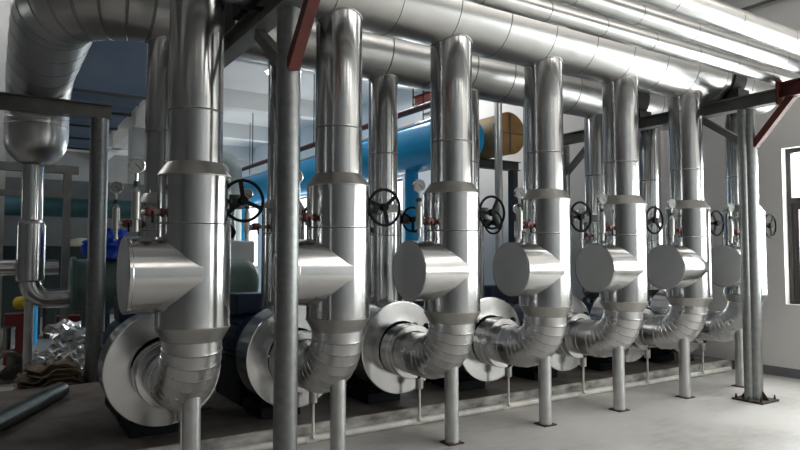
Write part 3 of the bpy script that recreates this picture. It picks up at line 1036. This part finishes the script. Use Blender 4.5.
PALE = mottled('pale_green_paint', (.36, .41, .40), (.44, .49, .48), 2, .5)
t = thing('overhead_pipe', (0, 17.2, 4.2), 'pale grey-green overhead pipe in the distance, right of the nearest front riser', 'pipe')
pts = [(5.2, 0, 0), (6.6, 0, 0)] + arc((6.6, 0, -.4), .4, pi / 2, 0, 8, (1, 0, 0), (0, 0, 1)) + [(7.0, 0, -2.4)]
pts = [(p[0] - 1.4, p[1], p[2]) for p in pts]
MB().sweep(pts, .17, seg=24).build('pipe_run', PALE, t)
for xx in (4.0, 4.3, 4.5):
    MB().lathe([(.02, .1), (.02, CEIL - 4.2)], o=(xx, 0, 0), seg=8).build('hanger_rod', BLACK, t)
t = thing('rear_tank', (4.9, 16.0, 0), 'pale grey-green tank at the back, below the overhead pipe', 'tank')
MB().lathe([(0, .3), (.55, .35), (.7, .5), (.7, 1.6), (.5, 1.78), (0, 1.85)], seg=36).build('shell', PALE, t)
MB().lathe([(.5, 0), (.5, .32)], seg=30).build('skirt', FRAMEDK, t)

# high red channel near the window wall, slim conduit beside it
t = thing('red_channel', (8.05, 0, 5.02), 'dark red steel channel high on the wall at upper right', 'beam')
MB().hbeam((0, 5.1, 0), (0, 12.0, 0), .16, .18).build('channel', RED, t)
for yy in (5.6, 9.0):
    MB().box(.08, .28, yy - .03, yy + .03, -.04, .04).build('wall_bracket', RED, t)
t = thing('conduit', (8.28, 0, 4.75), 'thin grey conduit along the upper right wall', 'conduit')
MB().lathe([(0, 3.2), (.022, 3.2), (.022, 12.0), (0, 12)], d=(0, 1, 0), seg=12).build('tube', FRAMEG, t)
for yy in (3.6, 6, 9):
    MB().box(.0, .07, yy - .02, yy + .02, -.03, .03).build('clip', FRAMEDK, t)

# ceiling lamps: the first is real, the other two are added background fill
for k, (lx, ly, lab) in enumerate(((4.84, 12.7, 'small glowing ceiling lamp visible left of the thick galvanised column'),
                                   (-1.2, 9.6, 'ceiling lamp added above the far left aisle to brighten the clutter'),
                                   (6.4, 10.4, 'ceiling lamp added above the tan insulated pipe to brighten the wall'))):
    t = thing('ceiling_lamp', (lx, ly, CEIL - .45 if abs(lx - 3.5) < .2 else CEIL), lab, 'lamp')
    zt = -.22
    le = 80 if lx < 0 else 110
    if le and lx != 4.84:
        ld = bpy.data.lights.new('added_lamp_light', 'POINT'); ld.energy = le; ld.shadow_soft_size = .12
        lo = bpy.data.objects.new('added_lamp_light', ld); COL.objects.link(lo); lo.location = (lx, ly, CEIL - .48)
    MB().lathe([(.012, zt + .1), (.012, 0)], seg=8).build('drop_rod', BLACK, t)
    MB().lathe([(.04, zt + .1), (.10, zt + .02), (.10, zt)], seg=24).build('shade', WHITE, t)
    MB().lathe([(0, zt - .07), (.055, zt - .05), (.07, zt), (.05, zt + .03), (0, zt + .04)], seg=20).build('bulb', LAMP, t)

# ---------------------------------------------------------------- clutter at the left
t = thing('loose_pipe', (0, 0, 0), 'dark grey-green pipe lying on the floor at lower left', 'pipe')
MB().sweep([(.60, 7.05, PZ + .078), (-.35, 5.02, PZ + .078)], .075, seg=28).build('tube', GREENPIPE, t)


def sheet(name, mat, loc, w, d, seed, amp, rz, thick=.006, tilt=0.0):
    bm = bmesh.new()
    bmesh.ops.create_grid(bm, x_segments=14, y_segments=12, size=.5)
    for v in bm.verts:
        p = v.co
        z = amp * (noise.noise(Vector((p.x * 2.2 + seed, p.y * 2.2, seed))) + .5 * noise.noise(Vector((p.x * 5 + seed, p.y * 5, 2 * seed))))
        v.co = Vector((p.x * w * (1 + .15 * noise.noise(Vector((seed, p.y * 3, 0)))), p.y * d * (1 + .15 * noise.noise(Vector((p.x * 3, seed, 0)))), z))
    bm.normal_update()
    r = bmesh.ops.solidify(bm, geom=bm.faces[:], thickness=thick)
    bmesh.ops.rotate(bm, verts=bm.verts, cent=(0, 0, 0), matrix=Matrix.Rotation(tilt, 3, 'X'))
    zmin = min(v.co.z for v in bm.verts)
    for v in bm.verts: v.co.z -= zmin
    me = bpy.data.meshes.new(name); bm.to_mesh(me); bm.free()
    me.materials.append(mat)
    o = bpy.data.objects.new(name, me); COL.objects.link(o)
    o.location = loc; o.rotation_euler = (0, 0, rz)
    return o


card_labels = ['flattened brown cardboard sheet lying lowest in the heap at lower left',
               'flattened brown cardboard sheet, second from the bottom of the heap',
               'crumpled brown cardboard sheet in the middle of the heap',
               'crumpled brown cardboard sheet below the top of the heap',
               'crumpled brown cardboard sheet topmost in the heap at lower left']
z = 0.0
for k in range(5):
    o = sheet('cardboard_sheet', CARD, (.58 + .04 * (k % 2) + random.uniform(-.04, .04), 8.03 + random.uniform(-.03, .04), z), .64 - .04 * k, .44 - .03 * k, 3.7, .11, random.uniform(-.06, .06), .012)
    tag(o, card_labels[k], 'cardboard', 'cardboard sheets heaped at the left')
    z += .05
foil_spots = []
rnd = random.Random(5)
pos_words = ['largest, in the middle of the heap', 'at the left end of the heap', 'at the right end of the heap, by the slim column',
             'at the rear of the heap', 'at the front of the heap, above the cardboard', 'topmost of the heap',
             'low at the left front of the heap', 'low at the right front of the heap', 'small, at the back left of the heap', 'small, at the back right of the heap',
             'leaning on the topmost scrap', 'beside the brown shell', 'behind the slim column', 'between column and vessel leg']
FS = [(.82, 9.35, 0, .32), (.48, 9.55, 0, .2), (1.36, 9.3, 0, .24), (.95, 9.75, 0, .26), (.72, 9.12, .12, .2), (.86, 9.4, .42, .22), (.55, 9.15, 0, .19),
      (1.12, 9.18, 0, .22), (.6, 9.85, 0, .16), (1.3, 9.75, 0, .18), (1.06, 9.42, .34, .2), (.42, 9.25, .1, .15), (1.55, 9.15, 0, .2), (1.22, 9.5, .28, .17)]
for k, (fx, fy, fz, sz) in enumerate(FS):
    o = crumple('foil_scrap', FOIL, (fx, fy, fz), (sz, sz * .9, sz * .75), 1.3 * k + .5, n=9, amp=.9)
    tag(o, 'crumpled silver sheet scrap, ' + pos_words[k], 'scrap', 'crumpled silver scraps')

t = thing('insulation_shell', (.20, 9.05, .185), 'brown hollow pipe shell lying at far left among the scrap', 'shell')
MB().lathe([(.185, 0), (.185, .7), (.155, .7), (.155, 0), (.185, 0)], d=(.25, -1, 0), o=(-.15, .5, 0), seg=32).build('shell_wall', BROWNSHELL, t)
t = thing('silver_can', (.13, 9.2, .372), 'short silver cylinder standing on the brown pipe shell', 'can')
MB().lathe([(0, 0), (.14, 0), (.14, .24), (.145, .245), (.145, .26), (0, .26)], seg=32).build('can_body', ALU_D, t)
o = MB().lathe([(0, 0), (.085, 0), (.09, .01), (.09, .15), (.07, .17), (0, .17)], d=(.5, -.75, .1), o=(0, 0, .12), seg=24).build('yellow_cap', YELLOW, loc=(.33, 10.45, .72))
tag(o, 'yellow plastic cap lying on the red crate at far left', 'cap')
o = MB().box(-.16, .16, -.14, .14, 0, .70).build('red_crate', REDBOX, loc=(.33, 10.5, 0), bevel=.01)
tag(o, 'dark red crate standing behind the scrap at far left', 'crate')
o = MB().box(-.16, .16, -.14, .14, 0, .62).build('red_crate', REDBOX, loc=(.98, 10.75, 0), bevel=.01)
tag(o, 'dark red crate right of the slim drop pipe', 'crate')
o = MB().box(-.14, .14, -.1, .1, 0, .60).build('blue_carton', BLUEBOX, loc=(1.36, 10.6, 0), bevel=.01)
tag(o, 'pale blue carton between the red crate and the slim column', 'carton')
o = crumple('rag', RUBBER, (7.75, 5.15, PZ), (.11, .09, .06), 4.2, n=9, amp=.4)
tag(o, 'small dark rag lying on the plinth end near the window wall', 'rag')
